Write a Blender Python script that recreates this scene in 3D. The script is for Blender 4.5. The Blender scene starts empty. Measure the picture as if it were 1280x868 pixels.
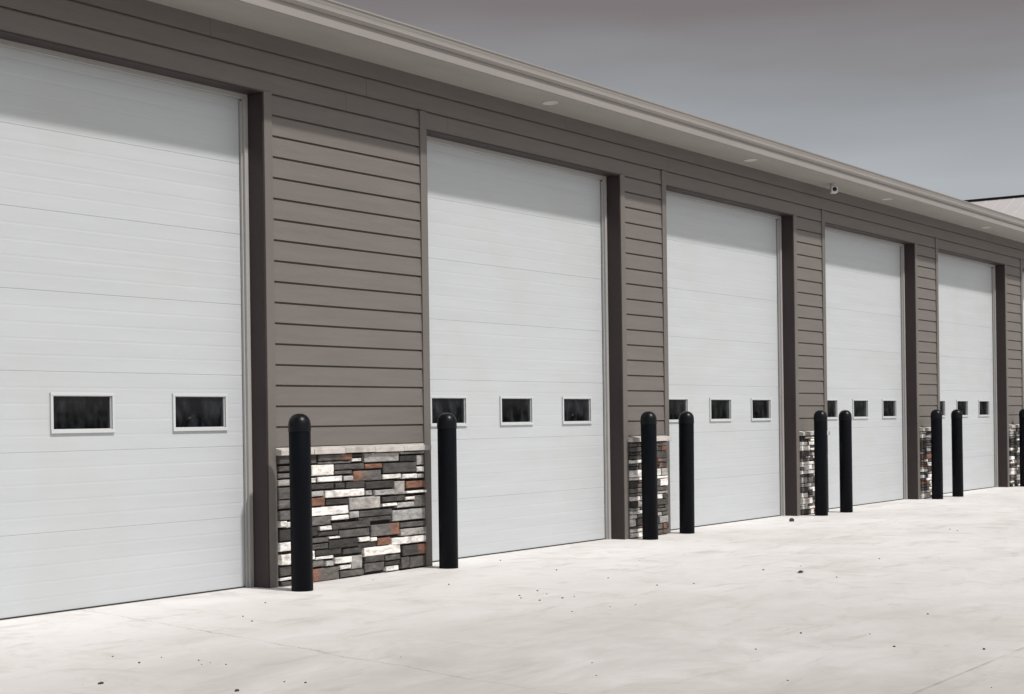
import bpy, bmesh, math, random
from mathutils import Matrix, Vector
random.seed(7)
R = math.radians
scene = bpy.context.scene
COL = scene.collection

# ------------------------------------------------------------------ camera
cam_d = bpy.data.cameras.new('camera'); cam = bpy.data.objects.new('camera', cam_d); COL.objects.link(cam)
F_PX, YAW, ROLL = 1955.6, 0.95945, -0.01352
cam_d.sensor_width = 36; cam_d.lens = F_PX * 36 / 1280; cam_d.shift_y = 91.0 / 1280
cam_d.clip_start = 0.05; cam_d.clip_end = 3000
fw = Vector((math.sin(YAW), math.cos(YAW), 0)); r0 = Vector((math.cos(YAW), -math.sin(YAW), 0)); u0 = Vector((0, 0, 1))
rt = math.cos(ROLL) * r0 + math.sin(ROLL) * u0
up = -math.sin(ROLL) * r0 + math.cos(ROLL) * u0
m = Matrix((rt, up, -fw)).transposed().to_4x4(); m.translation = Vector((0, -9.4565, 1.4177))
cam.matrix_world = m
scene.camera = cam

# ------------------------------------------------------------------ light
SUN_EL, SUN_AZ = R(53), R(-1)          # azimuth measured from the wall's outward normal (-y) towards +x
sd = Vector((math.sin(SUN_AZ) * math.cos(SUN_EL), -math.cos(SUN_AZ) * math.cos(SUN_EL), math.sin(SUN_EL)))
sun_d = bpy.data.lights.new('sun', 'SUN'); sun = bpy.data.objects.new('sun', sun_d); COL.objects.link(sun)
sun_d.energy = 2.35; sun_d.angle = R(2.0); sun_d.color = (1.0, 0.96, 0.91)
sun.rotation_euler = sd.to_track_quat('Z', 'Y').to_euler()

world = bpy.data.worlds.new('World'); scene.world = world; world.use_nodes = True
nt = world.node_tree; nt.nodes.clear()
def WN(t): return nt.nodes.new(t)
wl = nt.links.new
sky = WN('ShaderNodeTexSky'); sky.sky_type = 'NISHITA'; sky.sun_disc = False
sky.sun_elevation = SUN_EL; sky.sun_rotation = math.atan2(sd.x, sd.y)
sky.air_density = 1.0; sky.dust_density = 3.0; sky.ozone_density = 1.0
hs = WN('ShaderNodeHueSaturation'); hs.inputs['Saturation'].default_value = 0.16
wl(sky.outputs[0], hs.inputs['Color'])
tc = WN('ShaderNodeTexCoord'); sep = WN('ShaderNodeSeparateXYZ'); wl(tc.outputs['Generated'], sep.inputs[0])
# a bank of grey cloud over the far side of the building (+y); the sky on the sun's side stays bright haze
mp = WN('ShaderNodeMapping'); mp.inputs['Scale'].default_value = (1.6, 1.6, 9.0); wl(tc.outputs['Generated'], mp.inputs[0])
nz = WN('ShaderNodeTexNoise'); nz.inputs['Scale'].default_value = 2.2; nz.inputs['Detail'].default_value = 5; wl(mp.outputs[0], nz.inputs[0])
nzm = WN('ShaderNodeMath'); nzm.operation = 'MULTIPLY_ADD'; nzm.inputs[1].default_value = 0.07; nzm.inputs[2].default_value = -0.035
wl(nz.outputs['Fac'], nzm.inputs[0])
el = WN('ShaderNodeMath'); el.operation = 'ADD'; wl(sep.outputs['Z'], el.inputs[0]); wl(nzm.outputs[0], el.inputs[1])
rp = WN('ShaderNodeValToRGB'); e = rp.color_ramp.elements
e[0].position = 0.0; e[0].color = (0.95, 0.96, 0.97, 1)
e[1].position = 1.0; e[1].color = (0.45, 0.45, 0.45, 1)
for pos, c in ((0.14, (0.86, 0.88, 0.90, 1)), (0.20, (0.60, 0.60, 0.605, 1)), (0.255, (0.43, 0.375, 0.365, 1)), (0.5, (0.36, 0.34, 0.34, 1))):
    n_ = rp.color_ramp.elements.new(pos); n_.color = c
wl(el.outputs[0], rp.inputs[0])
sidef = WN('ShaderNodeMapRange'); sidef.inputs['From Min'].default_value = -0.35; sidef.inputs['From Max'].default_value = 0.2
wl(sep.outputs['Y'], sidef.inputs['Value'])
mx = WN('ShaderNodeMixRGB'); mx.inputs[1].default_value = (0.66, 0.66, 0.66, 1)
wl(sidef.outputs[0], mx.inputs[0]); wl(rp.outputs[0], mx.inputs[2])
mul = WN('ShaderNodeMixRGB'); mul.blend_type = 'MULTIPLY'; mul.inputs[0].default_value = 1
wl(hs.outputs[0], mul.inputs[1]); wl(mx.outputs[0], mul.inputs[2])
bg = WN('ShaderNodeBackground'); bg.inputs['Strength'].default_value = 0.10; wl(mul.outputs[0], bg.inputs[0])
wo = WN('ShaderNodeOutputWorld'); wl(bg.outputs[0], wo.inputs[0])

scene.view_settings.view_transform = 'Standard'; scene.view_settings.look = 'None'
scene.view_settings.gamma = 1; scene.view_settings.exposure = 0.42
scene.render.engine = 'CYCLES'
scene.render.resolution_x = 1024; scene.render.resolution_y = 694

# ------------------------------------------------------------------ materials
def principled(name, col, rough=0.6, spec=0.5):
    mt = bpy.data.materials.new(name); mt.use_nodes = True
    b = mt.node_tree.nodes['Principled BSDF']
    b.inputs['Base Color'].default_value = (*col, 1); b.inputs['Roughness'].default_value = rough
    b.inputs['Specular IOR Level'].default_value = spec
    return mt, mt.node_tree, b

def painted(name, col, rough=0.55, var=0.08, scale=(1, 1, 1), nscale=3.0, bump=0.0, bscale=40.0, spec=0.5, dirt=None):
    """paint with an uneven tone (world position, so copies do not repeat) and a grain bump"""
    mt, t, b = principled(name, col, rough, spec)
    N, K = t.nodes.new, t.links.new
    g = N('ShaderNodeNewGeometry'); mp = N('ShaderNodeMapping'); mp.inputs['Scale'].default_value = scale
    K(g.outputs['Position'], mp.inputs[0])
    n = N('ShaderNodeTexNoise'); n.inputs['Scale'].default_value = nscale; n.inputs['Detail'].default_value = 6; n.inputs['Roughness'].default_value = 0.6
    K(mp.outputs[0], n.inputs[0])
    r = N('ShaderNodeValToRGB'); r.color_ramp.elements[0].position = 0.3; r.color_ramp.elements[1].position = 0.7
    r.color_ramp.elements[0].color = (*[c * (1 - var) for c in col], 1); r.color_ramp.elements[1].color = (*[min(1, c * (1 + var)) for c in col], 1)
    K(n.outputs['Fac'], r.inputs[0]); out = r.outputs[0]
    if dirt:
        n2 = N('ShaderNodeTexNoise'); n2.inputs['Scale'].default_value = dirt[1]; n2.inputs['Detail'].default_value = 8
        K(g.outputs['Position'], n2.inputs[0])
        r2 = N('ShaderNodeValToRGB'); r2.color_ramp.elements[0].position = dirt[2]; r2.color_ramp.elements[1].position = dirt[2] + 0.2
        r2.color_ramp.elements[0].color = (0, 0, 0, 1); r2.color_ramp.elements[1].color = (dirt[3],) * 3 + (1,)
        K(n2.outputs['Fac'], r2.inputs[0])
        x = N('ShaderNodeMixRGB'); K(r2.outputs[0], x.inputs[0]); K(out, x.inputs[1]); x.inputs[2].default_value = (*dirt[0], 1); out = x.outputs[0]
    K(out, b.inputs['Base Color'])
    if bump:
        n3 = N('ShaderNodeTexNoise'); n3.inputs['Scale'].default_value = bscale; n3.inputs['Detail'].default_value = 4
        K(mp.outputs[0], n3.inputs[0])
        bm_ = N('ShaderNodeBump'); bm_.inputs['Strength'].default_value = bump; bm_.inputs['Distance'].default_value = 0.004
        K(n3.outputs['Fac'], bm_.inputs['Height']); K(bm_.outputs[0], b.inputs['Normal'])
    return mt

M = {}
M['door'] = painted('white_door_steel', (0.475, 0.496, 0.513), 0.45, 0.035, (0.35, 1, 5), 2.2, 0.12, 26.0, 0.35, dirt=((0.45, 0.45, 0.44), 1.1, 0.52, 0.35))
M['win_frame'] = painted('white_vinyl', (0.52, 0.535, 0.545), 0.4, 0.02)
M['seal'] = painted('white_weather_stop', (0.36, 0.352, 0.345), 0.5, 0.04)
M['rubber'] = painted('black_rubber', (0.02, 0.02, 0.02), 0.8, 0.2)
M['siding'] = painted('taupe_lap_siding', (0.152, 0.137, 0.126), 0.62, 0.07, (0.5, 1, 6), 2.5, 0.35, 16.0, 0.3)
M['trim'] = painted('taupe_trim', (0.142, 0.129, 0.119), 0.55, 0.05, (1, 1, 0.4), 3, 0.2, 30.0, 0.3)
M['jamb'] = painted('dark_brown_jamb', (0.036, 0.026, 0.025), 0.5, 0.06, (1, 1, 0.3), 4, 0.1, 30.0, 0.35)
M['eave'] = painted('taupe_gutter_aluminium', (0.265, 0.245, 0.232), 0.45, 0.05, (0.3, 1, 1), 2, 0.05, 8.0, 0.4)
M['soffit'] = painted('taupe_soffit', (0.33, 0.312, 0.292), 0.6, 0.06, (0.5, 2, 1), 2, 0, 1, 0.3)
M['roof'] = painted('grey_shingle', (0.07, 0.065, 0.06), 0.9, 0.25, (1, 1, 1), 12, 0.5, 40)
M['mortar'] = painted('dark_raked_joint', (0.012, 0.011, 0.011), 0.95, 0.2)
M['cap'] = painted('pale_cast_cap', (0.50, 0.47, 0.44), 0.8, 0.14, (2, 2, 8), 5, 0.8, 30, 0.3, dirt=((0.2, 0.17, 0.15), 6, 0.55, 0.6))
M['sleeve'] = painted('black_plastic_sleeve', (0.0022, 0.0030, 0.0055), 0.5, 0.15, (1, 1, 0.3), 5, 0.05, 60, 0.10)
M['bolcap'] = painted('black_plastic_dome', (0.0030, 0.0036, 0.0055), 0.33, 0.15, (1, 1, 1), 9, 0.08, 60, 0.22)
M['light'] = painted('white_light_trim', (0.55, 0.54, 0.52), 0.4, 0.03)
M['lens'] = painted('frosted_lens', (0.62, 0.61, 0.59), 0.3, 0.02)
M['camw'] = painted('white_camera_shell', (0.60, 0.60, 0.59), 0.35, 0.03)
M['camb'] = principled('black_lens', (0.006, 0.006, 0.007), 0.1)[0]
M['pale'] = painted('pale_metal_panel', (0.52, 0.50, 0.50), 0.5, 0.04, (1, 1, 0.3), 1)
M['darktrim'] = painted('dark_metal_trim', (0.03, 0.028, 0.027), 0.5, 0.1)
M['pebble'] = painted('dark_pebble', (0.028, 0.025, 0.023), 0.8, 0.4, (1, 1, 1), 9)
M['leaf'] = painted('dry_leaf', (0.10, 0.075, 0.05), 0.8, 0.4, (1, 1, 1), 30)
M['field'] = painted('dry_ground', (0.045, 0.045, 0.028), 0.95, 0.5, (1, 1, 1), 0.6)
M['bush'] = painted('tree_foliage', (0.035, 0.045, 0.025), 0.95, 0.4, (1, 1, 1), 0.8)

# glass: black interior behind a clean pane, faint uneven smudging that also paints reflection into its colour
mt, t, b = principled('dark_pane', (0.006, 0.007, 0.009), 0.03, 0.9)
N, K = t.nodes.new, t.links.new
g = N('ShaderNodeNewGeometry'); n = N('ShaderNodeTexNoise'); n.inputs['Scale'].default_value = 7; n.inputs['Detail'].default_value = 6
pm = N('ShaderNodeMapping'); pm.inputs['Scale'].default_value = (1.3, 1.3, 0.6); K(g.outputs['Position'], pm.inputs[0]); K(pm.outputs[0], n.inputs[0]); r = N('ShaderNodeValToRGB'); r.color_ramp.elements[0].position = 0.45; r.color_ramp.elements[1].position = 0.8
r.color_ramp.elements[0].color = (0.004, 0.004, 0.005, 1); r.color_ramp.elements[1].color = (0.034, 0.037, 0.045, 1)
K(n.outputs['Fac'], r.inputs[0]); K(r.outputs[0], b.inputs['Base Color']); M['pane'] = mt

# ledgestone: real colour per stone from a colour attribute, rust patches where the attribute's alpha says so
mt, t, b = principled('ledgestone', (0.2, 0.2, 0.2), 0.85, 0.3); N, K = t.nodes.new, t.links.new
a = N('ShaderNodeVertexColor'); a.layer_name = 'stone'
g = N('ShaderNodeNewGeometry')
mp_ = N('ShaderNodeMapping'); mp_.inputs['Scale'].default_value = (1, 1, 2.4); K(g.outputs['Position'], mp_.inputs[0])
n = N('ShaderNodeTexNoise'); n.inputs['Scale'].default_value = 11; n.inputs['Detail'].default_value = 8; n.inputs['Roughness'].default_value = 0.7; K(mp_.outputs[0], n.inputs[0])
r = N('ShaderNodeValToRGB'); r.color_ramp.elements[0].position = 0.35; r.color_ramp.elements[1].position = 0.68
r.color_ramp.elements[0].color = (0.56, 0.55, 0.545, 1); r.color_ramp.elements[1].color = (1.65, 1.63, 1.6, 1)
K(n.outputs['Fac'], r.inputs[0])
mu = N('ShaderNodeMixRGB'); mu.blend_type = 'MULTIPLY'; mu.inputs[0].default_value = 0.85; K(a.outputs['Color'], mu.inputs[1]); K(r.outputs[0], mu.inputs[2])
n2 = N('ShaderNodeTexNoise'); n2.inputs['Scale'].default_value = 11; n2.inputs['Detail'].default_value = 5; K(g.outputs['Position'], n2.inputs[0])
ad = N('ShaderNodeMath'); ad.operation = 'MULTIPLY_ADD'; ad.inputs[1].default_value = 0.9; K(n2.outputs['Fac'], ad.inputs[0]); 
sb = N('ShaderNodeMath'); sb.operation = 'SUBTRACT'; K(a.outputs['Alpha'], sb.inputs[0]); sb.inputs[1].default_value = 0.45
K(sb.outputs[0], ad.inputs[2])
mr = N('ShaderNodeMapRange'); mr.inputs['From Min'].default_value = 0.36; mr.inputs['From Max'].default_value = 0.80; mr.inputs['To Max'].default_value = 0.85; K(ad.outputs[0], mr.inputs['Value'])
rc = N('ShaderNodeMixRGB'); rc.blend_type = 'MULTIPLY'; rc.inputs[0].default_value = 0.8; rc.inputs[1].default_value = (0.20, 0.098, 0.066, 1); K(r.outputs[0], rc.inputs[2])
mx2 = N('ShaderNodeMixRGB'); K(mr.outputs[0], mx2.inputs[0]); K(mu.outputs[0], mx2.inputs[1]); K(rc.outputs[0], mx2.inputs[2]); K(mx2.outputs[0], b.inputs['Base Color'])
bp = N('ShaderNodeBump'); bp.inputs['Strength'].default_value = 0.9; bp.inputs['Distance'].default_value = 0.012; K(n.outputs['Fac'], bp.inputs['Height']); K(bp.outputs[0], b.inputs['Normal'])
M['stone'] = mt

# concrete: broom-finished, cloudy, with stains, saw-cut joints and one wandering crack
mt, t, b = principled('concrete', (0.5, 0.48, 0.46), 0.7, 0.4); N, K = t.nodes.new, t.links.new
g = N('ShaderNodeNewGeometry'); P = g.outputs['Position']
def noise(scale, detail=6, rough=0.6, sc=None, dist=0.0):
    n = N('ShaderNodeTexNoise'); n.inputs['Scale'].default_value = scale; n.inputs['Detail'].default_value = detail; n.inputs['Roughness'].default_value = rough
    n.inputs['Distortion'].default_value = dist
    if sc:
        q = N('ShaderNodeMapping'); q.inputs['Scale'].default_value = sc; K(P, q.inputs[0]); K(q.outputs[0], n.inputs[0])
    else: K(P, n.inputs[0])
    return n.outputs['Fac']
def ramp(fac, stops):
    r = N('ShaderNodeValToRGB'); el_ = r.color_ramp.elements
    el_[0].position, el_[0].color = stops[0][0], (*stops[0][1], 1); el_[1].position, el_[1].color = stops[-1][0], (*stops[-1][1], 1)
    for p_, c_ in stops[1:-1]: el_.new(p_).color = (*c_, 1)
    K(fac, r.inputs[0]); return r.outputs[0]
def mix(f, a_, c_, mode='MIX'):
    x = N('ShaderNodeMixRGB'); x.blend_type = mode
    for i, v in ((0, f), (1, a_), (2, c_)):
        if isinstance(v, (int, float)): x.inputs[i].default_value = v
        elif isinstance(v, tuple): x.inputs[i].default_value = (*v, 1)
        else: K(v, x.inputs[i])
    return x.outputs[0]
def math_(op, a_, c_=None, d_=None, clamp=False):
    x = N('ShaderNodeMath'); x.operation = op; x.use_clamp = clamp
    for i, v in enumerate((a_, c_, d_)):
        if v is None: continue
        if isinstance(v, (int, float)): x.inputs[i].default_value = v
        else: K(v, x.inputs[i])
    return x.outputs[0]
sx = N('ShaderNodeSeparateXYZ'); K(P, sx.inputs[0])
base = ramp(noise(0.55, 7, 0.62, (0.8, 1.3, 1), 0.6), [(0.3, (0.62, 0.60, 0.585)), (0.5, (0.70, 0.684, 0.672)), (0.7, (0.76, 0.748, 0.74))])
base = mix(0.55, base, ramp(noise(5.0, 8, 0.7), [(0.3, (0.88, 0.875, 0.87)), (0.7, (1.0, 1.0, 1.0))]), 'MULTIPLY')
stain = ramp(noise(1.6, 9, 0.72, (1.0, 0.7, 1), 1.4), [(0.52, (0, 0, 0)), (0.70, (0.5, 0.5, 0.5))])
base = mix(stain, base, (0.42, 0.385, 0.35))
# vignette darkening towards the near left painted into the slabs, mixed with brownish dirt
near_vignette = math_('MULTIPLY', math_('DIVIDE', math_('SUBTRACT', -0.6, sx.outputs['Y']), 3.2, clamp=True), math_('DIVIDE', math_('SUBTRACT', 15.0, sx.outputs['X']), 8.0, clamp=True))
near_vignette = math_('MULTIPLY', near_vignette, math_('MULTIPLY_ADD', noise(0.9, 7, 0.65, (0.7, 1.4, 1), 0.8), 1.5, -0.15), clamp=True)
base = mix(near_vignette, base, (0.40, 0.378, 0.362))
smear = ramp(noise(2.6, 8, 0.75, (0.35, 1.6, 1), 0.5), [(0.55, (0, 0, 0)), (0.68, (0.5, 0.5, 0.5))])
base = mix(smear, base, (0.38, 0.35, 0.325))
sp = ramp(noise(24, 3, 0.5), [(0.70, (0, 0, 0)), (0.76, (0.7, 0.7, 0.7))])
gate = ramp(noise(2.2, 4, 0.6), [(0.42, (0, 0, 0)), (0.62, (1, 1, 1))])
base = mix(mix(1.0, sp, gate, 'MULTIPLY'), base, (0.26, 0.235, 0.21))
wob = math_('MULTIPLY_ADD', noise(1.3, 8, 0.75), 0.22, -0.11)
def line_mask(d, w): return math_('SUBTRACT', 1.0, math_('DIVIDE', math_('ABSOLUTE', d), w, clamp=True), clamp=True)
brk = ramp(noise(3.0, 5, 0.7), [(0.38, (0.1, 0.1, 0.1)), (0.6, (1, 1, 1))])
# joints parallel to the wall
lines = line_mask(math_('ADD', sx.outputs['Y'], 6.55), 0.016)
lines2 = line_mask(math_('ADD', math_('ADD', sx.outputs['Y'], 3.42), math_('MULTIPLY', wob, 0.15)), 0.009)
# crack: x = 7.42 + 0.236*(y+2.11)
ck = math_('SUBTRACT', sx.outputs['X'], math_('ADD', math_('MULTIPLY_ADD', sx.outputs['Y'], 0.236, 7.918), wob))
crack = line_mask(ck, 0.012)
crack2 = line_mask(math_('SUBTRACT', sx.outputs['X'], math_('ADD', 12.6, math_('MULTIPLY', wob, 3.0))), 0.010)
tot = math_('ADD', math_('MULTIPLY', lines, 0.6), math_('ADD', math_('MULTIPLY', lines2, 0.25), math_('ADD', math_('MULTIPLY', crack, 0.6), math_('MULTIPLY', crack2, 0.3))), clamp=True)
tot = mix(1.0, tot, brk, 'MULTIPLY')
base = mix(tot, base, (0.16, 0.135, 0.115))
K(base, b.inputs['Base Color'])
bp = N('ShaderNodeBump'); bp.inputs['Strength'].default_value = 0.5; bp.inputs['Distance'].default_value = 0.004
K(noise(60, 6, 0.7, (0.3, 2.0, 1)), bp.inputs['Height']); K(bp.outputs[0], b.inputs['Normal'])
M['concrete'] = mt

# ------------------------------------------------------------------ helpers
def box(bm, x0, x1, y0, y1, z0, z1):
    v = [bm.verts.new((x, y, z)) for x in (x0, x1) for y in (y0, y1) for z in (z0, z1)]
    for f in ((0, 1, 3, 2), (4, 6, 7, 5), (0, 4, 5, 1), (2, 3, 7, 6), (0, 2, 6, 4), (1, 5, 7, 3)):
        bm.faces.new([v[i] for i in f])
    return v
def prism_x(bm, prof, x0, x1, cap=True):
    """closed profile in (y, z) extruded along x"""
    a_ = [bm.verts.new((x0, y, z)) for y, z in prof]; c_ = [bm.verts.new((x1, y, z)) for y, z in prof]
    k = len(prof)
    for i in range(k): bm.faces.new((a_[i], a_[(i + 1) % k], c_[(i + 1) % k], c_[i]))
    if cap: bm.faces.new(a_); bm.faces.new(c_[::-1])
def lathe(bm, prof, cx=0, cy=0, seg=40, axis='z'):
    rings = []
    for r_, z in prof:
        if r_ < 1e-6: rings.append([bm.verts.new((cx, cy, z))])
        else: rings.append([bm.verts.new((cx + r_ * math.cos(2 * math.pi * k / seg), cy + r_ * math.sin(2 * math.pi * k / seg), z)) for k in range(seg)])
    for p_, q_ in zip(rings, rings[1:]):
        for k in range(seg):
            if len(p_) == 1 and len(q_) == 1: continue
            if len(p_) == 1: bm.faces.new((p_[0], q_[k], q_[(k + 1) % seg]))
            elif len(q_) == 1: bm.faces.new((p_[k], p_[(k + 1) % seg], q_[0]))
            else: bm.faces.new((p_[k], p_[(k + 1) % seg], q_[(k + 1) % seg], q_[k]))
def obj(name, bm, mat, parent=None, loc=(0, 0, 0), bevel=0, smooth=False, label=None):
    bmesh.ops.recalc_face_normals(bm, faces=bm.faces[:])
    me = bpy.data.meshes.new(name); bm.to_mesh(me); bm.free(); me.materials.append(mat)
    if smooth:
        for p_ in me.polygons: p_.use_smooth = True
    o = bpy.data.objects.new(name, me); COL.objects.link(o); o.location = loc
    if parent: o.parent = parent
    if bevel:
        md = o.modifiers.new('bevel', 'BEVEL'); md.width = bevel; md.segments = 2; md.limit_method = 'ANGLE'; md.angle_limit = R(40)
    if label: o['label'] = label
    return o
def B(): return bmesh.new()
def boxobj(name, mat, parent, *bs, bevel=0, loc=(0, 0, 0), label=None):
    bm = B()
    for q in bs: box(bm, *q)
    return obj(name, bm, mat, parent, loc, bevel, label=label)
def thing(name, label, cat, loc=(0, 0, 0), group=None):
    o = bpy.data.objects.new(name, None); COL.objects.link(o); o.location = loc; o.empty_display_size = 0.3
    o['label'] = label; o['category'] = cat
    if group: o['group'] = group
    return o
def copy_tree(o, parent=None, loc=None):
    c = o.copy(); COL.objects.link(c)
    if parent: c.parent = parent
    if loc is not None: c.location = loc
    for ch in list(o.children): copy_tree(ch, c)
    return c

# ------------------------------------------------------------------ ground
W, H, PW, X0 = 3.66, 4.27, 1.0856, 12.062
PITCH = W + PW
doors_x = [6.141] + [X0 + k * PITCH for k in range(5)]             # left edge of each opening
piers = [(3.0, 6.141), (9.801, X0)] + [(X0 + W + k * PITCH, X0 + (k + 1) * PITCH) for k in range(4)] + [(X0 + 4 * PITCH + W, 36.2)]
XL, XR = piers[0][0], piers[-1][1]
DY = 0.21                                                          # door plane behind the wall face
ZS = 4.78                                                          # soffit

def sheet(name, x0, x1, y0, y1, z, mat):
    bm = B(); bm.faces.new([bm.verts.new(p_) for p_ in ((x0, y0, z), (x1, y0, z), (x1, y1, z), (x0, y1, z))])
    o = obj(name, bm, mat); o['kind'] = 'structure'; return o
sheet('ground', -1500, 1500, -1500, 1500, -0.13, M['field'])
bm = B(); box(bm, -14, 62, -24, 0.5, -0.25, 0.0)
ap = obj('concrete_apron', bm, M['concrete']); ap['kind'] = 'structure'

# ------------------------------------------------------------------ building
bld = thing('garage_building', 'long taupe sided garage building with a row of tall white overhead doors', 'building', (XL, 0, 0))
def BL(o): o.location = Vector(o.location) - Vector((XL, 0, 0)); return o
EXP = 0.18; ZB = 1.21
def lap(bm, x0, x1, k0, k1, ztop=None):
    """lap boards number k0..k1-1: each face leans out to a thick bottom edge"""
    for k in range(k0, k1):
        z0 = ZB + EXP * k; z1 = z0 + EXP
        if ztop: z1 = min(z1, ztop)
        f = (z1 - z0) / EXP
        prism_x(bm, [(0.016, z0 + 0.001), (-0.018, z0), (-0.018 + 0.008 * f, z1 - 0.017), (0.010, z1 - 0.014), (0.010, z1 + 0.0005), (0.016, z1 + 0.0005)], x0, x1)
TR = 0.10
# core wall
cor = B()
for a_, c_ in piers: box(cor, a_ + 0.004, c_ - 0.004, 0.016, 0.34, -0.1, 4.27)
box(cor, XL, XR, 0.016, 0.34, 4.27, 4.95)
box(cor, XL, XL + 0.3, 0.342, 14, -0.1, 4.95); box(cor, XR - 0.3, XR, 0.342, 14, -0.1, 4.95); box(cor, XL, XR, 14.002, 14.3, -0.1, 4.95)
for xs in (XL + .01, XR - .31):                                     # gable ends
    a5 = [cor.verts.new(p_) for p_ in ((xs, 0.1, 4.952), (xs, 14.2, 4.952), (xs, 7.15, 6.70))]
    c5 = [cor.verts.new(p_) for p_ in ((xs + .3, 0.1, 4.952), (xs + .3, 14.2, 4.952), (xs + .3, 7.15, 6.70))]
    cor.faces.new(a5); cor.faces.new(c5[::-1])
    for i in range(3): cor.faces.new((a5[i], a5[(i + 1) % 3], c5[(i + 1) % 3], c5[i]))
wall = BL(obj('wall', cor, M['siding'], bld))
# boards over the openings (continuous), with butt joints as hairline gaps
kh = 17                                                             # board whose bottom sits at 4.27
hb = B()
joints = {17: [10.89, 12.42, 19.3, 27.2], 18: [11.18, 16.9, 23.5, 30.1], 19: [9.2, 14.6, 21.8, 28.4]}
for k in (17, 18, 19):
    xs = [XL] + joints[k] + [XR]
    for a_, c_ in zip(xs, xs[1:]): lap(hb, a_ + 0.0015, c_ - 0.0015, k, k + 1, ztop=ZS + 0.03)
BL(obj('siding_band', hb, M['siding'], bld, label='dark shaded band of lap boards over the doors'))
for i, (a_, c_) in enumerate(piers):
    sb_ = B()
    lap(sb_, a_ + TR, c_ - TR, 0, 17)
    BL(obj('siding', sb_, M['siding'], bld))
    # corner boards: the one right of an opening stops under the band, the one left of an opening runs one board higher
    bt = B(); box(bt, a_, a_ + TR, -0.030, 0.011, 0.0, 4.272)
    BL(obj('corner_board', bt, M['trim'], bld, bevel=0.003))
    bt = B(); box(bt, c_ - TR, c_, -0.030, 0.011, 0.0, 4.44)
    BL(obj('corner_board', bt, M['trim'], bld, bevel=0.003))
for x in doors_x:
    # lined opening: jambs and head
    fr = BL(boxobj('door_frame', M['jamb'], bld, (x - 0.003, x + 0.012, -0.022, DY - 0.057, 0, H - 0.013), (x + W - 0.012, x + W + 0.003, -0.022, DY - 0.057, 0, H - 0.013),
                (x - 0.003, x + W + 0.003, -0.022, DY - 0.057, H - 0.012, H + 0.003), bevel=0.002))
    s = 0.052
    boxobj('weather_stop', M['seal'], fr, (x + 0.001, x + s, DY - 0.055, DY - 0.022, 0.0, H - s), (x + W - s, x + W - 0.001, DY - 0.055, DY - 0.022, 0.0, H - s),
           (x + 0.001, x + W - 0.001, DY - 0.055, DY - 0.022, H - s + 0.001, H - 0.001),
           (x + s + .001, x + s + 0.016, DY - 0.030, DY - 0.008, 0.0, H - s - .016), (x + W - s - 0.016, x + W - s - .001, DY - 0.030, DY - 0.008, 0.0, H - s - .016), bevel=0.002)

# overhead door: seven ribbed sections with three glazed windows in the third
SEC = H / 7
WZ0, WZ1, WW = 1.387, 1.653, 0.578
wx = [0.60, 1.81, 3.02]
def door_profile():
    pts = []
    for s_ in range(7):
        z0 = s_ * SEC
        pts += [(0.003, z0), (0.003, z0 + 0.001), (0.0, z0 + 0.005)]
        for r_ in range(1, 5):
            zr = z0 + SEC * r_ / 5
            pts += [(0.0, zr - 0.012), (0.0008, zr - 0.004), (0.0008, zr + 0.004), (0.0, zr + 0.012)]
        pts += [(0.0, z0 + SEC - 0.0025), (0.003, z0 + SEC - 0.001)]
    pts.append((0.003, 7 * SEC))
    return pts
def door_panel(wx):
    bm = B(); prof = door_profile()
    # insert hole edges
    out = []
    for (y0, z0), (y1, z1) in zip(prof, prof[1:]):
        out.append((y0, z0))
        for zc in (WZ0, WZ1):
            if z0 < zc < z1: out.append((y0 + (y1 - y0) * (zc - z0) / (z1 - z0), zc))
    out.append(prof[-1]); prof = out
    xs = [0.0]
    for c_ in wx: xs += [c_ - WW / 2, c_ + WW / 2]
    xs.append(W)
    cols = [[bm.verts.new((x_, y, z)) for y, z in prof] for x_ in xs]
    for i in range(len(xs) - 1):
        for j in range(len(prof) - 1):
            zm = (prof[j][1] + prof[j + 1][1]) / 2
            if i % 2 == 1 and WZ0 < zm < WZ1: continue
            bm.faces.new((cols[i][j], cols[i + 1][j], cols[i + 1][j + 1], cols[i][j + 1]))
    box(bm, 0.0, W, 0.046, 0.05, 0.0, H)                            # inner skin
    return bm
def make_door(wx):
    o = obj('overhead_door', door_panel(wx), M['door'], None)
    boxobj('bottom_seal', M['rubber'], o, (0.0, W, -0.006, 0.045, 0.001, 0.012))
    for c_ in wx:
        x0, x1, z0, z1 = c_ - 0.31, c_ + 0.31, 1.360, 1.672
        a_ = 0.024
        f = boxobj('window_frame', M['win_frame'], o,
                   (x0, x1, -0.016, 0.001, z1 - a_, z1), (x0, x1, -0.020, 0.001, z0, z0 + a_ + 0.004), (x0, x0 + a_, -0.0165, 0.0012, z0 + a_ + .004, z1 - a_), (x1 - a_, x1, -0.0165, 0.0012, z0 + a_ + .004, z1 - a_),
                   (x0 + a_ - .004, x1 - a_ + .004, 0.0015, 0.040, z1 - a_ - 0.004, z1 - a_ + .006), (x0 + a_ - .004, x1 - a_ + .004, 0.0015, 0.040, z0 + a_ - .004, z0 + a_ + 0.009),
                   (x0 + a_ - .004, x0 + a_ + 0.006, 0.0015, 0.040, z0 + a_ + .009, z1 - a_ - .004), (x1 - a_ - 0.006, x1 - a_ + .004, 0.0015, 0.040, z0 + a_ + .009, z1 - a_ - .004), bevel=0.0025)
        boxobj('window_pane', M['pane'], o, (x0 + a_ - 0.003, x1 - a_ + 0.003, 0.014, 0.020, z0 + a_ - .003, z1 - a_ + .003))
    return o
d0 = make_door(wx)
dn = make_door([0.64, 1.862, 3.095])                              # the nearest door's glazing sits a little farther right
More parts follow.
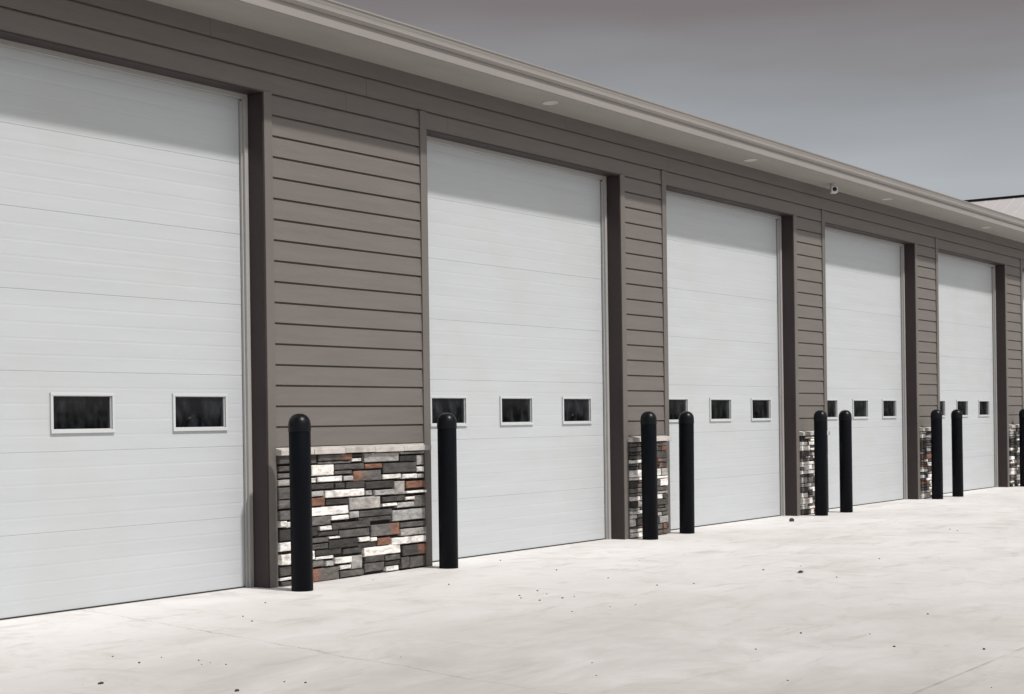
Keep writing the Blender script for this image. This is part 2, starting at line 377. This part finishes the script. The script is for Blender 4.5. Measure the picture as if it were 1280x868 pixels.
for i, x in enumerate(doors_x):
    o = dn if i == 0 else d0 if i == 1 else copy_tree(d0)
    o.parent = bld; o.location = (x - XL, DY, 0)

# stone veneer at the foot of each pier
STONES = [('D',9.893,10.297,1.062,1.142),('D',9.898,10.296,0.997,1.041),('G',9.897,10.164,0.939,0.979),('L',9.896,10.293,0.872,0.923),('D',9.894,10.291,0.756,0.856),('G',9.892,10.159,0.674,0.746),('G',9.897,10.288,0.574,0.655),('W',9.9,9.981,0.515,0.567),('W',9.992,10.286,0.507,0.555),('D',9.898,10.284,0.397,0.489),('W',9.896,10.152,0.306,0.381),('W',9.899,10.28,0.188,0.276),('D',9.897,10.171,0.092,0.172),('W',9.896,10.277,0.055,0.076),('D',9.913,10.276,0.002,0.041),('D',10.305,10.377,1.057,1.136),('r',10.394,10.85,1.074,1.129),('G',10.4,10.841,1.046,1.066),('D',10.855,10.989,1.097,1.124),('W',10.854,10.988,1.057,1.085),('L',11.03,11.524,1.043,1.126),('D',11.54,11.798,1.035,1.091),('L',11.547,11.919,1.107,1.127),('L',11.806,11.912,0.997,1.09),('W',10.303,10.595,0.946,1.038),('D',10.616,11.028,0.986,1.036),('G',10.615,10.847,0.949,0.975),('R',11.034,11.277,0.985,1.026),('D',11.288,11.79,0.934,1.025),('W',11.804,11.916,0.931,0.979),('l',10.877,11.27,0.875,0.967),('W',11.286,11.553,0.879,0.92),('W',11.57,11.794,0.872,0.914),('L',11.805,11.914,0.869,0.908),('W',10.301,10.366,0.885,0.924),('W',10.393,10.719,0.886,0.932),('L',10.734,10.866,0.886,0.926),('D',10.3,10.612,0.824,0.87),('D',10.627,10.758,0.823,0.867),('D',10.773,11.03,0.814,0.872),('D',11.043,11.452,0.796,0.861),('L',11.468,11.617,0.727,0.849),('R',11.635,11.935,0.779,0.843),('L',10.299,10.468,0.761,0.807),('W',10.488,11.029,0.74,0.804),('L',11.055,11.142,0.741,0.782),('L',11.16,11.451,0.731,0.779),('W',11.628,11.934,0.73,0.751),('R',10.297,10.471,0.676,0.748),('D',10.491,10.8,0.676,0.722),('L',10.81,11.249,0.615,0.724),('D',11.271,11.604,0.666,0.711),('W',11.615,11.755,0.667,0.696),('G',11.766,11.932,0.595,0.702),('W',11.27,11.481,0.622,0.648),('L',11.492,11.754,0.6,0.646),('W',10.296,10.799,0.588,0.661),('L',10.808,10.936,0.542,0.6),('D',10.947,11.419,0.541,0.596),('L',11.435,11.935,0.474,0.576),('W',10.567,10.798,0.537,0.574),('D',10.946,11.418,0.494,0.533),('G',10.294,10.556,0.503,0.579),('D',10.566,11.096,0.451,0.508),('r',11.105,11.526,0.351,0.458),('D',11.538,11.933,0.407,0.453),('D',10.292,10.388,0.411,0.492),('W',10.403,10.555,0.457,0.49),('D',10.398,10.664,0.404,0.444),('D',10.674,11.094,0.37,0.437),('L',11.536,11.931,0.329,0.393),('D',10.29,10.514,0.351,0.39),('W',10.524,10.668,0.373,0.39),('D',10.523,10.921,0.281,0.356),('W',10.932,11.083,0.317,0.354),('W',11.098,11.188,0.311,0.342),('R',11.198,11.386,0.266,0.331),('W',11.403,11.929,0.253,0.316),('D',10.289,10.512,0.292,0.337),('D',10.931,11.182,0.259,0.303),('W',10.307,10.341,0.206,0.281),('D',10.351,10.7,0.229,0.279),('D',10.715,10.976,0.218,0.265),('W',11.007,11.538,0.174,0.254),('r',11.56,11.927,0.137,0.233),('W',10.35,10.584,0.198,0.222),('W',10.604,10.835,0.141,0.194),('L',10.84,10.989,0.074,0.195),('D',11.016,11.291,0.118,0.173),('D',11.308,11.531,0.114,0.159),('G',10.296,10.465,0.136,0.188),('L',10.48,10.578,0.133,0.176),('W',10.677,10.829,0.084,0.118),('D',11.014,11.3,0.029,0.108),('D',11.312,11.53,0.065,0.103),('W',11.322,11.501,0.014,0.055),('D',11.541,11.663,0.022,0.124),('D',11.675,11.925,0.016,0.122),('l',10.294,10.656,0.006,0.115),('D',10.671,10.998,0.013,0.067)]
PAL = {'W': (0.72, 0.70, 0.68), 'L': (0.33, 0.32, 0.31), 'G': (0.13, 0.122, 0.118), 'D': (0.052, 0.049, 0.047), 'R': (0.10, 0.07, 0.06), 'r': (0.07, 0.065, 0.062), 'l': (0.07, 0.065, 0.062)}
def stone_mesh(stones):
    bm = B(); cl = bm.loops.layers.float_color.new('stone')
    for k, x0, x1, z0, z1 in stones:
        g_ = 0.0015
        x0 += g_; x1 -= g_
        yf = -0.052 - random.uniform(0, 0.020) - (0.004 if k == 'W' else 0)
        c = PAL[k]; f = random.uniform(0.65, 1.9) if k in 'Drl' else random.uniform(0.85, 1.12); t_ = random.uniform(-0.02, 0.02)
        c = (c[0] * f * (1 + t_), c[1] * f, c[2] * f * (1 - t_))
        nx = max(1, int((x1 - x0) / 0.07))
        ch = min(0.006, (z1 - z0) * 0.2)
        # front grid, jittered, with chamfered rim and side walls
        xs = [x0] + [x0 + ch] + [x0 + (x1 - x0) * i / nx for i in range(1, nx)] + [x1 - ch] + [x1]
        zs = [z0, z0 + ch, (z0 + z1) / 2, z1 - ch, z1]
        grid = []
        tx, tz = random.uniform(-.006, .006), random.uniform(-.004, .006)
        for i, x in enumerate(xs):
            row = []
            for j, z in enumerate(zs):
                rim = i in (0, len(xs) - 1) or j in (0, 4)
                y = yf + (ch * 1.1 if rim else random.uniform(-.0035, .0035)) + tx * (i / len(xs) - .5) + tz * (j / 4 - .5)
                row.append(bm.verts.new((x + random.uniform(-.0015, .0015), y, z + random.uniform(-.0018, .0018))))
            grid.append(row)
        fs = []
        for i in range(len(xs) - 1):
            for j in range(4): fs.append(bm.faces.new((grid[i][j], grid[i + 1][j], grid[i + 1][j + 1], grid[i][j + 1])))
        rim = [grid[i][0] for i in range(len(xs))] + [grid[-1][j] for j in range(1, 5)] + [grid[i][4] for i in range(len(xs) - 2, -1, -1)] + [grid[0][j] for j in (3, 2, 1)]
        back = [bm.verts.new((v.co.x, -0.022, v.co.z)) for v in rim]
        for i in range(len(rim)):
            fs.append(bm.faces.new((rim[i], back[i], back[(i + 1) % len(rim)], rim[(i + 1) % len(rim)])))
        for f_ in fs:
            for lp in f_.loops:
                u = (lp.vert.co.x - x0) / max(1e-3, x1 - x0)
                al = {'R': 0.95, 'r': max(0, (u - 0.35) * 1.7), 'l': max(0, (0.65 - u) * 1.7)}.get(k, 0.0)
                if k == 'G': al = 0.12
                lp[cl] = (*c, min(1, al))
    return bm
def random_stones(x0, x1, ztop):
    st = []; z = 0.012
    while z < ztop - 0.02:
        hh = min(random.choice((0.035, 0.045, 0.05, 0.06, 0.075, 0.09)), ztop - z)
        if ztop - (z + hh) < 0.03: hh = ztop - z
        x = x0
        while x < x1 - 0.01:
            w_ = random.uniform(0.08, 0.34)
            if x1 - (x + w_) < 0.09: w_ = x1 - x
            def pick(): return random.choices('WLGDRrl', (28, 15, 10, 40, 2, 2, 2))[0]
            if hh > 0.07 and random.random() < 0.42:
                zm = z + hh * random.choice((0.4, 0.5, 0.6))
                st.append((pick(), x, x + w_ - 0.010, z, zm - 0.005)); 
                w2 = w_ * random.uniform(0.3, 0.7)
                if w2 > 0.09 and random.random() < 0.5:
                    st.append((pick(), x, x + w2 - 0.010, zm + 0.004, z + hh - 0.009)); st.append((pick(), x + w2, x + w_ - 0.010, zm + 0.004, z + hh - 0.009))
                else: st.append((pick(), x, x + w_ - 0.010, zm + 0.004, z + hh - 0.009))
            else: st.append((pick(), x, x + w_ - 0.010, z, z + hh - 0.009))
            x += w_
        z += hh
    return st
for i, (a_, c_) in enumerate(piers):
    xa, xb = a_ + TR + 0.004, c_ - TR - 0.004
    st = STONES if i == 1 else random_stones(xa + 0.008, xb, 1.13)
    sv = BL(obj('stone_veneer', stone_mesh(st), M['stone'], bld))
    b2 = B(); box(b2, xa, xb, -0.024, -0.001, 0, 1.165)
    obj('mortar_bed', b2, M['mortar'], sv)
    # cap course of separate pieces, each with a sloped top
    x = xa - 0.02; cp = B(); L_ = 0.46
    n_ = max(1, round((xb + 0.03 - x) / L_)); L_ = (xb + 0.03 - x) / n_
    for k in range(n_):
        dz = random.uniform(-.003, .003); dy = random.uniform(-.004, .004)
        prism_x(cp, [(0.011, 1.137), (-0.098 + dy, 1.137 + dz), (-0.098 + dy, 1.185 + dz), (0.011, 1.207)], x + k * L_ + 0.003, x + (k + 1) * L_ - 0.003)
    obj('stone_cap', cp, M['cap'], sv, bevel=0.004)

# eaves
YS = -0.57
sf = B()
box(sf, XL - 0.4, XR + 0.4, YS + 0.001, 0.011, ZS, ZS + 0.015)
x = XL - 0.4
soffit = BL(obj('soffit', sf, M['soffit'], bld))
fa = B(); prism_x(fa, [(YS, ZS - 0.006), (YS - 0.030, ZS - 0.006), (YS - 0.030, ZS + 0.19), (YS, ZS + 0.19)], XL - 0.4, XR + 0.4)
BL(obj('fascia', fa, M['eave'], bld, bevel=0.003))
g0 = YS - 0.032
gp = [(g0, ZS + 0.094), (g0 - 0.012, ZS + 0.094), (g0 - 0.040, ZS + 0.116), (g0 - 0.040, ZS + 0.124), (g0 - 0.036, ZS + 0.127), (g0 - 0.037, ZS + 0.150), (g0 - 0.044, ZS + 0.168), (g0 - 0.048, ZS + 0.190),
      (g0 - 0.057, ZS + 0.193), (g0 - 0.057, ZS + 0.207), (g0 - 0.042, ZS + 0.207), (g0 - 0.034, ZS + 0.165), (g0 - 0.028, ZS + 0.13), (g0, ZS + 0.104)]
gu = B(); prism_x(gu, gp, XL - 0.45, XR + 0.45)
gut = BL(obj('gutter', gu, M['eave'], bld, bevel=0.0012))
rf = B()
prism_x(rf, [(YS - 0.04, ZS + 0.197), (7.15, ZS + 0.197 + 0.25 * 7.76), (7.15, ZS + 0.215 + 0.25 * 7.76), (YS - 0.04, ZS + 0.215)], XL - 0.42, XR + 0.42)
prism_x(rf, [(7.151, ZS + 0.197 + 0.25 * 7.76), (14.9, ZS + 0.197), (14.9, ZS + 0.215), (7.151, ZS + 0.215 + 0.25 * 7.76)], XL - 0.42, XR + 0.42)
BL(obj('roof', rf, M['roof'], bld))

# ------------------------------------------------------------------ building beyond the far end
wg = thing('metal_building', 'building with a pale metal roof and dark ridge, rising beyond the far right end', 'building', (50, 3.2, 0))
boxobj('wall', M['pale'], wg, (-7.5, 7.5, 0, 26, -0.2, 4.72))
ro = B(); sl_ = (8.29 - 4.75) / 8.0
for s_ in (-1, 1):
    a_ = [ro.verts.new((s_ * x_, y_, z_)) for y_ in (-0.3, 26.3) for x_, z_ in ((8.0, 4.75), (0.002, 8.29), (0.002, 8.21), (8.0, 4.67))]
    for f_ in ((0, 1, 2, 3), (7, 6, 5, 4), (0, 4, 5, 1), (1, 5, 6, 2), (2, 6, 7, 3), (3, 7, 4, 0)): ro.faces.new([a_[q] for q in f_])
    y = 0.0
    while y < 26:                                                   # standing seams
        v = [ro.verts.new((s_ * x_, y + dy_, z_ + dz_)) for dy_ in (0, 0.03) for x_, z_ in ((7.98, 4.76), (0.03, 8.28)) for dz_ in (-.01, 0.006)]
        for f_ in ((0, 2, 3, 1), (4, 5, 7, 6), (1, 3, 7, 5), (0, 1, 5, 4), (2, 6, 7, 3)): ro.faces.new([v[q] for q in f_])
        y += 0.45
obj('roof', ro, M['pale'], wg)
for y_ in (0.0, 25.7):
    ge = B()
    a_ = [ge.verts.new((x_, y_ + e_, z_)) for e_ in (0.001, 0.28) for x_, z_ in ((-7.5, 4.721), (7.5, 4.721), (0, 8.05))]
    ge.faces.new(a_[:3]); ge.faces.new(a_[3:][::-1])
    for k in range(3): ge.faces.new((a_[k], a_[(k + 1) % 3], a_[3 + (k + 1) % 3], a_[3 + k]))
    obj('gable', ge, M['pale'], wg)
boxobj('ridge_cap', M['darktrim'], wg, (-0.14, 0.14, -0.32, 26.32, 8.292, 8.322))

# ------------------------------------------------------------------ recessed soffit lights
names = ['second white door from the left', 'third white door', 'fourth white door', 'fifth white door']
l0 = None
for i, lab in enumerate(names):
    x = doors_x[i + 1] + W / 2 - 0.02
    if l0 is None:
        l0 = thing('soffit_light', 'x', 'light', (x, -0.28, ZS), 'recessed lights along the soffit')
        b3 = B(); lathe(b3, [(0.060, 0.0), (0.060, -0.004), (0.080, -0.007), (0.085, -0.005), (0.086, 0.0)], seg=32); obj('trim_ring', b3, M['light'], l0, smooth=True)
        b3 = B(); lathe(b3, [(0.0, -0.004), (0.04, -0.0035), (0.060, -0.002)], seg=32); obj('lens', b3, M['lens'], l0, smooth=True)
        o = l0
    else: o = copy_tree(l0, None, (x, -0.28, ZS))
    o['label'] = 'round white soffit light above the ' + lab

# ------------------------------------------------------------------ security camera
sc = thing('security_camera', 'small white security camera with a black lens hanging under the soffit', 'camera', (21.33, -0.27, ZS))
b3 = B(); lathe(b3, [(0.0, 0.0), (0.045, 0.0), (0.045, -0.018), (0.038, -0.024), (0.0, -0.024)], seg=28); obj('mount', b3, M['camw'], sc, bevel=0.001)
b3 = B(); box(b3, -0.052, 0.052, -0.055, 0.055, -0.135, -0.025)
h = obj('housing', b3, M['camw'], sc, bevel=0.018); h.rotation_euler = (0, 0, R(-50))
b3 = B(); lathe(b3, [(0.0, 0.012), (0.026, 0.012), (0.032, 0.004), (0.032, 0.0)], seg=28)
ln = obj('lens', b3, M['camb'], h, smooth=True); ln.rotation_euler = (R(90), 0, 0); ln.location = (0.0, -0.052, -0.082)

# ------------------------------------------------------------------ bollards
BH = 1.495; BR = 0.092
bol = thing('bollard', 'x', 'bollard', (0, 0, 0), 'black bollards guarding the piers between the doors')
b3 = B(); lathe(b3, [(0.0, -0.2), (BR, -0.2), (BR, BH - 0.155), (BR - 0.001, BH - 0.150), (0.0, BH - 0.150)], seg=56); sl = obj('sleeve', b3, M['sleeve'], bol)
for p_ in sl.data.polygons: p_.use_smooth = abs(p_.normal.z) < 0.5
prof = [(BR + 0.0035, BH - 0.152), (BR + 0.004, BH - 0.135), (BR + 0.0025, BH - 0.095)]
for k in range(1, 13):
    a_ = math.pi / 2 * k / 12; prof.append((max(0.0, (BR + 0.0025) * math.cos(a_) ** 0.85), BH - 0.095 + 0.095 * math.sin(a_)))
prof[-1] = (0.0, BH)
b3 = B(); lathe(b3, prof, seg=56); obj('dome_cap', b3, M['bolcap'], bol, smooth=True)
BOL = [(9.79, -0.41, 'nearest black bollard, in front of the left part of the wide stone pier'),
       (11.970, -0.300, 'black bollard just right of the wide stone pier, partly covering a door window'),
       (15.880, -0.277, 'black bollard hiding most of the second stone pier from the left'),
       (16.900, -0.205, 'black bollard standing just right of the second stone pier, before the third white door'),
       (20.700, -0.290, 'black bollard in front of the right half of the third stone pier from the left'),
       (21.530, -0.315, 'black bollard right of the third stone pier, between two windows of the fourth white door'),
       (25.447, -0.270, 'black bollard in front of the right half of the fourth stone pier from the left'),
       (26.320, -0.315, 'black bollard right of the fourth stone pier, before the farthest fully visible door'),
       (30.330, -0.240, 'black bollard cut off by the right edge of the photo')]
rot = [0.3, -0.2, 0.25, 0.35, -0.15, 0.1, 0.0, 0.12, 0.0]
for i, (x, y, lab) in enumerate(BOL):
    o = bol if i == 0 else copy_tree(bol)
    o.location = (x, y, 0); o['label'] = lab
    o.rotation_euler = (0, R(rot[i]), random.uniform(0, 6))

# ------------------------------------------------------------------ pebbles and leaves
def pebble_bm(seed, sx_, sy_, sz_):
    rnd = random.Random(seed); bm = B(); bmesh.ops.create_icosphere(bm, subdivisions=2, radius=1)
    for v in bm.verts:
        v.co *= rnd.uniform(0.82, 1.12); v.co = Vector((v.co.x * sx_, v.co.y * sy_, max(v.co.z, -0.55) * sz_ + 0.5 * sz_))
    return bm
peb = []
DEB = [(6.34, -2.28), (8.26, -1.23), (8.97, -0.77), (6.43, -1.94), (6.56, -2.23), (6.59, -2.52), (6.49, -2.65), (6.56, -2.65), (6.56, -2.78), (6.28, -3.51), (6.32, -3.63), (7.3, -3.5), (12.84, -0.29), (10.75, -1.23), (10.76, -0.37), (8.09, -1.49), (13.46, -1.55), (14.3, -1.59), (13.64, -3.2), (13.81, -3.54), (12.83, -3.91), (11.79, -3.06), (11.53, -2.85), (10.7, -2.19), (10.34, -2.26), (10.2, -2.37), (10.54, -2.39), (10.14, -2.59), (10.36, -2.66), (10.5, -2.68), (9.66, -3.2), (10.05, -3.29), (10.27, -3.38), (12.26, -1.35), (11.85, -2.17), (7.69, -4.61), (7.32, -4.87), (9.42, -5.13), (10.76, -5.49), (9.15, -5.87), (9.31, -6.37), (18.58, -2.99), (8.03, -6.83), (7.7, -5.84), (14.66, -3.57), (13.13, -3.06), (18.8, -2.82), (8.64, -5.19), (9.6, -5.53)]
for k in range(4):
    me_o = obj('pebble', pebble_bm(k, 0.016, 0.012, 0.009), M['pebble'], None); peb.append(me_o)
for i, (x, y) in enumerate(DEB):
    o = peb[i] if i < 4 else peb[i % 4].copy()
    if i >= 4: COL.objects.link(o)
    s_ = random.uniform(0.3, 0.62) * (0.75 if x < 8.5 else 1) * (1.0 if i % 5 else 1.35); o.scale = (s_, s_, s_); o.location = (x, y, 0.0); o.rotation_euler = (0, 0, random.uniform(0, 6.28))
    o['label'] = ('tiny dark pebble in the loose cluster at the bottom left of the concrete' if x < 6.7 else
                                    'tiny dark pebble in the loose cluster in front of the second white door' if 9.9 < x < 10.8 and -2.8 < y < -2.1 else
                                    'tiny dark pebble lying apart from the two loose clusters on the concrete'); o['category'] = 'pebble'; o['group'] = 'tiny dark pebbles scattered over the concrete'
def single(name, bm, mat, loc, label, cat, rz=0):
    o = obj(name, bm, mat, None, loc); o.rotation_euler = (0, 0, rz); o['label'] = label; o['category'] = cat; return o
single('stone_lump', pebble_bm(21, 0.045, 0.035, 0.032), M['pebble'], (19.39, -0.44, 0), 'black lump on the concrete left of the third pair of bollards', 'stone')
single('stone_lump', pebble_bm(22, 0.019, 0.012, 0.008), M['pebble'], (5.72, -2.67, 0), 'small dark stone at the bottom left corner of the photo', 'stone')
single('stone_lump', pebble_bm(23, 0.019, 0.012, 0.008), M['pebble'], (5.94, -3.49, 0), 'small dark stone at the bottom edge below the nearest bollard', 'stone', 0.5)
lf = B()                                                            # curled dry leaf
pts = [(-.07, 0, .004), (-.035, .022, .014), (.01, .03, .010), (.05, .018, .016), (.085, 0, .006), (.045, -.02, .012), (0, -.028, .018), (-.04, -.018, .010)]
v = [lf.verts.new(p_) for p_ in pts]; c_ = lf.verts.new((0.005, 0, .004))
for i in range(8): lf.faces.new((v[i], v[(i + 1) % 8], c_))
r_ = bmesh.ops.solidify(lf, geom=lf.faces[:], thickness=0.002)
single('dry_leaf', lf, M['leaf'], (13.08, -3.46, 0.001), 'flat dry brown leaf lying in the middle of the concrete on the right', 'leaf', 0.2)

# ------------------------------------------------------------------ far tree line across the road (seen mirrored in the panes)
rnd = random.Random(3); tl = B()
for i in range(420):
    a_ = R(rnd.uniform(-150, -5)); d_ = rnd.uniform(230, 270)
    x = 12 + d_ * math.cos(a_); y = d_ * math.sin(a_); s_ = rnd.uniform(1.3, 2.7)
    mtx = Matrix.Translation((x, y, s_ * 0.45)) @ Matrix.Diagonal((s_ * rnd.uniform(1.2, 2.2), s_ * rnd.uniform(1.2, 2.2), s_, 1))
    q = bmesh.ops.create_icosphere(tl, subdivisions=2, radius=1, matrix=mtx)
    for v in q['verts']: v.co += Vector((rnd.uniform(-.5, .5), rnd.uniform(-.5, .5), rnd.uniform(-.5, .5)))
o = obj('distant_trees', tl, M['bush']); o['kind'] = 'stuff'; o['label'] = 'far off line of dark trees mirrored in the door windows'; o['category'] = 'trees'
